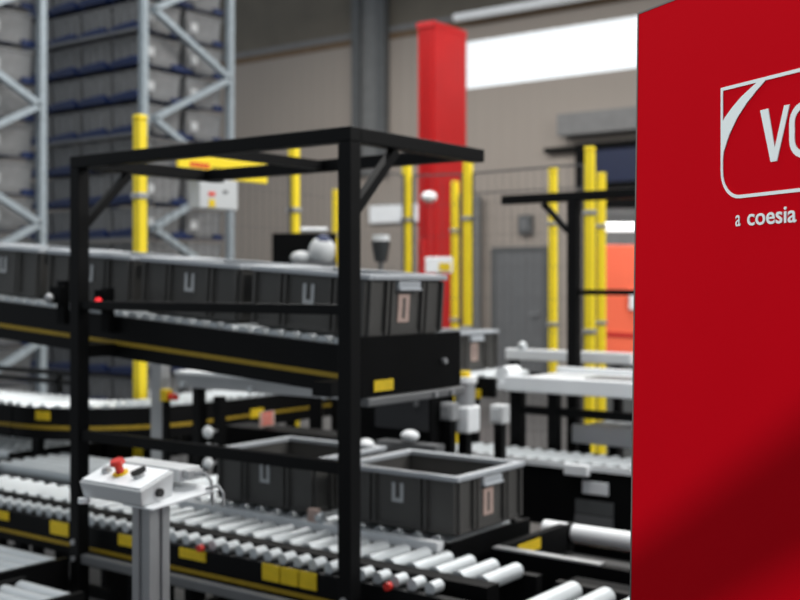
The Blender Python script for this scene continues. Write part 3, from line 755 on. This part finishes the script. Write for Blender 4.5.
# ------------------------------------------------------------------ red machine panel in the foreground
z0 = 1.70; rE = (635.5-400)/F
E = FW*z0 + RT*(rE*z0)
dN = (RT*.379 - FW*.925).normalized()               # towards the camera's right
nN = Vector((-dN.y, dN.x, 0)); 
if nN.dot(-E) < 0: nN = -nN                          # front normal, facing the viewer
def pan(px, py):                                     # photo point -> (s, z) on the panel face
    rr = (px-400)/F; s = z0*(rr-rE)/(.379+.925*rr); d = z0-.925*s
    return s, CAMZ+(285-py)/F*d
pr_ = empty('machine_cabinet', (E.x, E.y, 0), 'large red machine cabinet side with pale logo filling the right side', 'machine', rz=math.atan2(dN.y, dN.x))
# local frame: +X along dN; front normal is local +Y or -Y
fy = 1 if nN.dot(Vector((-dN.y, dN.x, 0))) > 0 else -1
sT, zT = pan(639, 14.5); sB, zB = pan(631.2, 600)
s0z = sB + (sB-sT)/(zT-zB)*zB
Lp = 1.0; TH = .03
def slab(pts, h0, h1, mb=None):
    mb = mb or MB(); n = len(pts)
    a = [(x, fy*h0, z) for x, z in pts]; b = [(x, fy*h1, z) for x, z in pts]
    mb._add(a+b, [tuple(range(n)), tuple(reversed(range(n, 2*n)))]+[(k, n+k, n+(k+1)%n, (k+1)%n) for k in range(n)]); return mb
e0 = s0z
slab([(s0z, 0), (Lp, 0), (Lp, zT), (sT, zT)], -TH, 0).build('panel_sheet', 'red', pr_)
slab([(s0z-.0035, 0), (s0z-.0004, 0), (sT-.0004, zT), (sT-.0035, zT)], -TH, .0005).build('edge_trim', 'trim', pr_)
slab([(sT-.0035, zT+.0004), (Lp, zT+.0004), (Lp, zT+.003), (sT-.0035, zT+.003)], -TH, .0005).build('top_trim', 'trim', pr_)
# a strip outline of constant width along a path
def loopstrip(outer, inner):
    n = len(outer); mb = MB()
    for k in range(n):
        k2 = (k+1)%n
        q = [outer[k], outer[k2], inner[k2], inner[k]]
        mb.hex([(x, fy*.0004, z) for x, z in q]+[(x, fy*.0015, z) for x, z in q])
    return mb
# logo frame: square corner top left, rounded bottom left (right side continues out of view)
tl = pan(721.5, 88); tr = pan(800, 68.5); bl = pan(721.5, 199)
W_ = .40; zt_, zbm = tl[1], pan(760, 193.5)[1]+.0
zt_ = (tl[1]+tr[1])/2
zb_ = (pan(760,196)[1]+pan(800,192)[1])/2
xl = tl[0]; xr = xl+W_; wln = .0045; rad = .038
def frame_pts(off):
    x0_, x1_, b_, t_ = xl+off, xr-off, zb_+off, zt_-off; rr = rad-off; P_ = []
    P_.append((x0_, t_))
    for k in range(9):
        a = math.radians(180+90*k/8); P_.append((x0_+rr+rr*math.cos(a), b_+rr+rr*math.sin(a)))
    P_.append((x1_, b_))
    for k in range(9):
        a = math.radians(0+90*k/8); P_.append((x1_-rr+rr*math.cos(a), t_-rr+rr*math.sin(a)))
    return P_
loopstrip(frame_pts(0), frame_pts(wln)).build('logo_frame', 'logo', pr_)
# swoosh: crescent from the left side up to the top edge (traced)
out = [pan(*q) for q in ((723,122),(725.5,118),(733,107.5),(742,97),(750,89.5),(757,83),(763,79.5))]
inn = [pan(*q) for q in ((722.8,170),(724.5,152),(730,135),(738,118),(748,102.5),(758,90),(768,78.5))]
mb = MB()
for k in range(len(out)-1):
    q = [out[k], out[k+1], inn[k+1], inn[k]]
    mb.hex([(x, fy*.0005, z) for x, z in q]+[(x, fy*.0017, z) for x, z in q])
mb.build('logo_swoosh', 'logo', pr_)
# letter V
def poly(pts): return slab([pan(*q) for q in pts], .0004, .0016)
V = MB()
for q in (((761,110.5),(769,108.5),(775.5,148),(774.5,161.5),(771.5,162)), ((785,105.5),(790.5,104.5),(777.8,161),(774.4,161.5),(775.5,148))):
    pts = [pan(*k) for k in q]; slab(pts, .0004, .0016, V)
V.build('letter', 'logo', pr_)
# letter O, a tall rounded ring
oc = pan(801.5, 132); vt = pan(790.5, 104.5)[1]; vb = pan(777,161.5)[1]
ol = pan(790.0,130)[0]; hh = (vt-vb)/2; cz = (vt+vb)/2; wO = .0255; cx = ol+wO
def ring(w, h):
    P_ = []; rr = w*.95
    for cxs, czs, a0 in ((1,1,0),(-1,1,90),(-1,-1,180),(1,-1,270)):
        for k in range(7):
            a = math.radians(a0+90*k/6); P_.append((cx+cxs*(w-rr)+rr*math.cos(a), cz+czs*(h-rr)+rr*math.sin(a)))
    return P_
loopstrip(ring(wO, hh), ring(wO-.0095, hh-.0085)).build('letter', 'logo', pr_)
# tagline
def text(txt, x, z, size, name, bold=0., sx=.8):
    cu = bpy.data.curves.new(name, 'FONT'); cu.body = txt; cu.size = size; cu.offset = bold; cu.extrude = .0005
    to = bpy.data.objects.new(name+'_tmp', cu); C.objects.link(to)
    bpy.context.view_layer.update()
    dg = bpy.context.evaluated_depsgraph_get()
    me = bpy.data.meshes.new_from_object(to.evaluated_get(dg))
    bpy.data.objects.remove(to, do_unlink=True)
    me.materials.clear(); me.materials.append(M['logo'])
    for v in me.vertices:
        X_, Y_, Z_ = v.co; v.co = (x+(X_*sx)*(1), fy*(.001+Z_), z+Y_)
    o = bpy.data.objects.new(name, me); C.objects.link(o); o.parent = pr_; return o, (max(v.co.x for v in me.vertices))
ta = pan(736, 226.5); sz = .0305
_, xe = text('a', ta[0], ta[1]+.0005, sz, 'tagline_letter', .0002)
tc_ = pan(747.5, 225); te = pan(797, 221.5)
o, xe = text('coesia', tc_[0], tc_[1]-.0005, sz, 'tagline_word', .0004)
k = (te[0]-tc_[0])/(xe-tc_[0])
for v in o.data.vertices: v.co.x = tc_[0]+(v.co.x-tc_[0])*k

# unseen slanting bar, added to cast the dark band across the red panel
def pw(px, py):
    s_, z_ = pan(px, py); return Vector((E.x, E.y, 0)) + dN*s_ + Vector((0,0,z_))
b1 = pw(650, 592); b2 = pw(800, 494)
LP = pw(720, 300) + nN*4.3 + Vector((0,0,2.2))
m1 = b1+(LP-b1)*.65; m2 = b2+(LP-b2)*.65; dr = (m2-m1).normalized()
q0 = m1 - dr*.2; q1 = m1 + dr*((5.5-m1.z)/dr.z)
struct(MB().bar(q0, q1, .036, .036).build('shadow_bar', 'greyst'))

# ------------------------------------------------------------------ light
wd = bpy.data.worlds.new('world'); S.world = wd; wd.use_nodes = True
bg = wd.node_tree.nodes['Background']; bg.inputs[0].default_value = (.86,.93,1,1); bg.inputs[1].default_value = .45
def area(loc, sx, sy, e, col=(1,.97,.93), rot=(0,0,0)):
    l = bpy.data.lights.new('ceiling_or_fill_light', 'AREA'); l.shape = 'RECTANGLE'; l.size = sx; l.size_y = sy; l.energy = e; l.color = col
    o = bpy.data.objects.new('ceiling_or_fill_light', l); C.objects.link(o); o.location = loc; o.rotation_euler = rot
for (x, y) in ((-1.5, 3.0), (-5.5, 3.0), (-3.5, 7.5), (-8.5, 8.0), (-1, 10)):
    area((x, y, 6.6), .5, 4.0, 110 if x == -5.5 else 200)
area((-9.5, 11.5, 6.6), 8, .5, 420)
area((5, 6, 5.0), 1.5, 4, 350, rot=(0, math.radians(55), 0))  # unseen side fill, added to brighten faces turned right
sl = bpy.data.lights.new('added_panel_spot', 'SPOT'); sl.energy = 430; sl.spot_size = math.radians(34); sl.spot_blend = 1; sl.shadow_soft_size = .02; sl.color = (1,.98,.95)  # unseen spot, added to light the red panel and throw the bar's shadow
so = bpy.data.objects.new('added_panel_spot', sl); C.objects.link(so); so.location = LP
so.rotation_euler = (pw(760, 300)-LP).to_track_quat('-Z', 'Y').to_euler()
S.view_settings.view_transform = 'Standard'; S.view_settings.look = 'None'; S.view_settings.exposure = 0; S.view_settings.gamma = 1
S.view_settings.use_curve_mapping = False
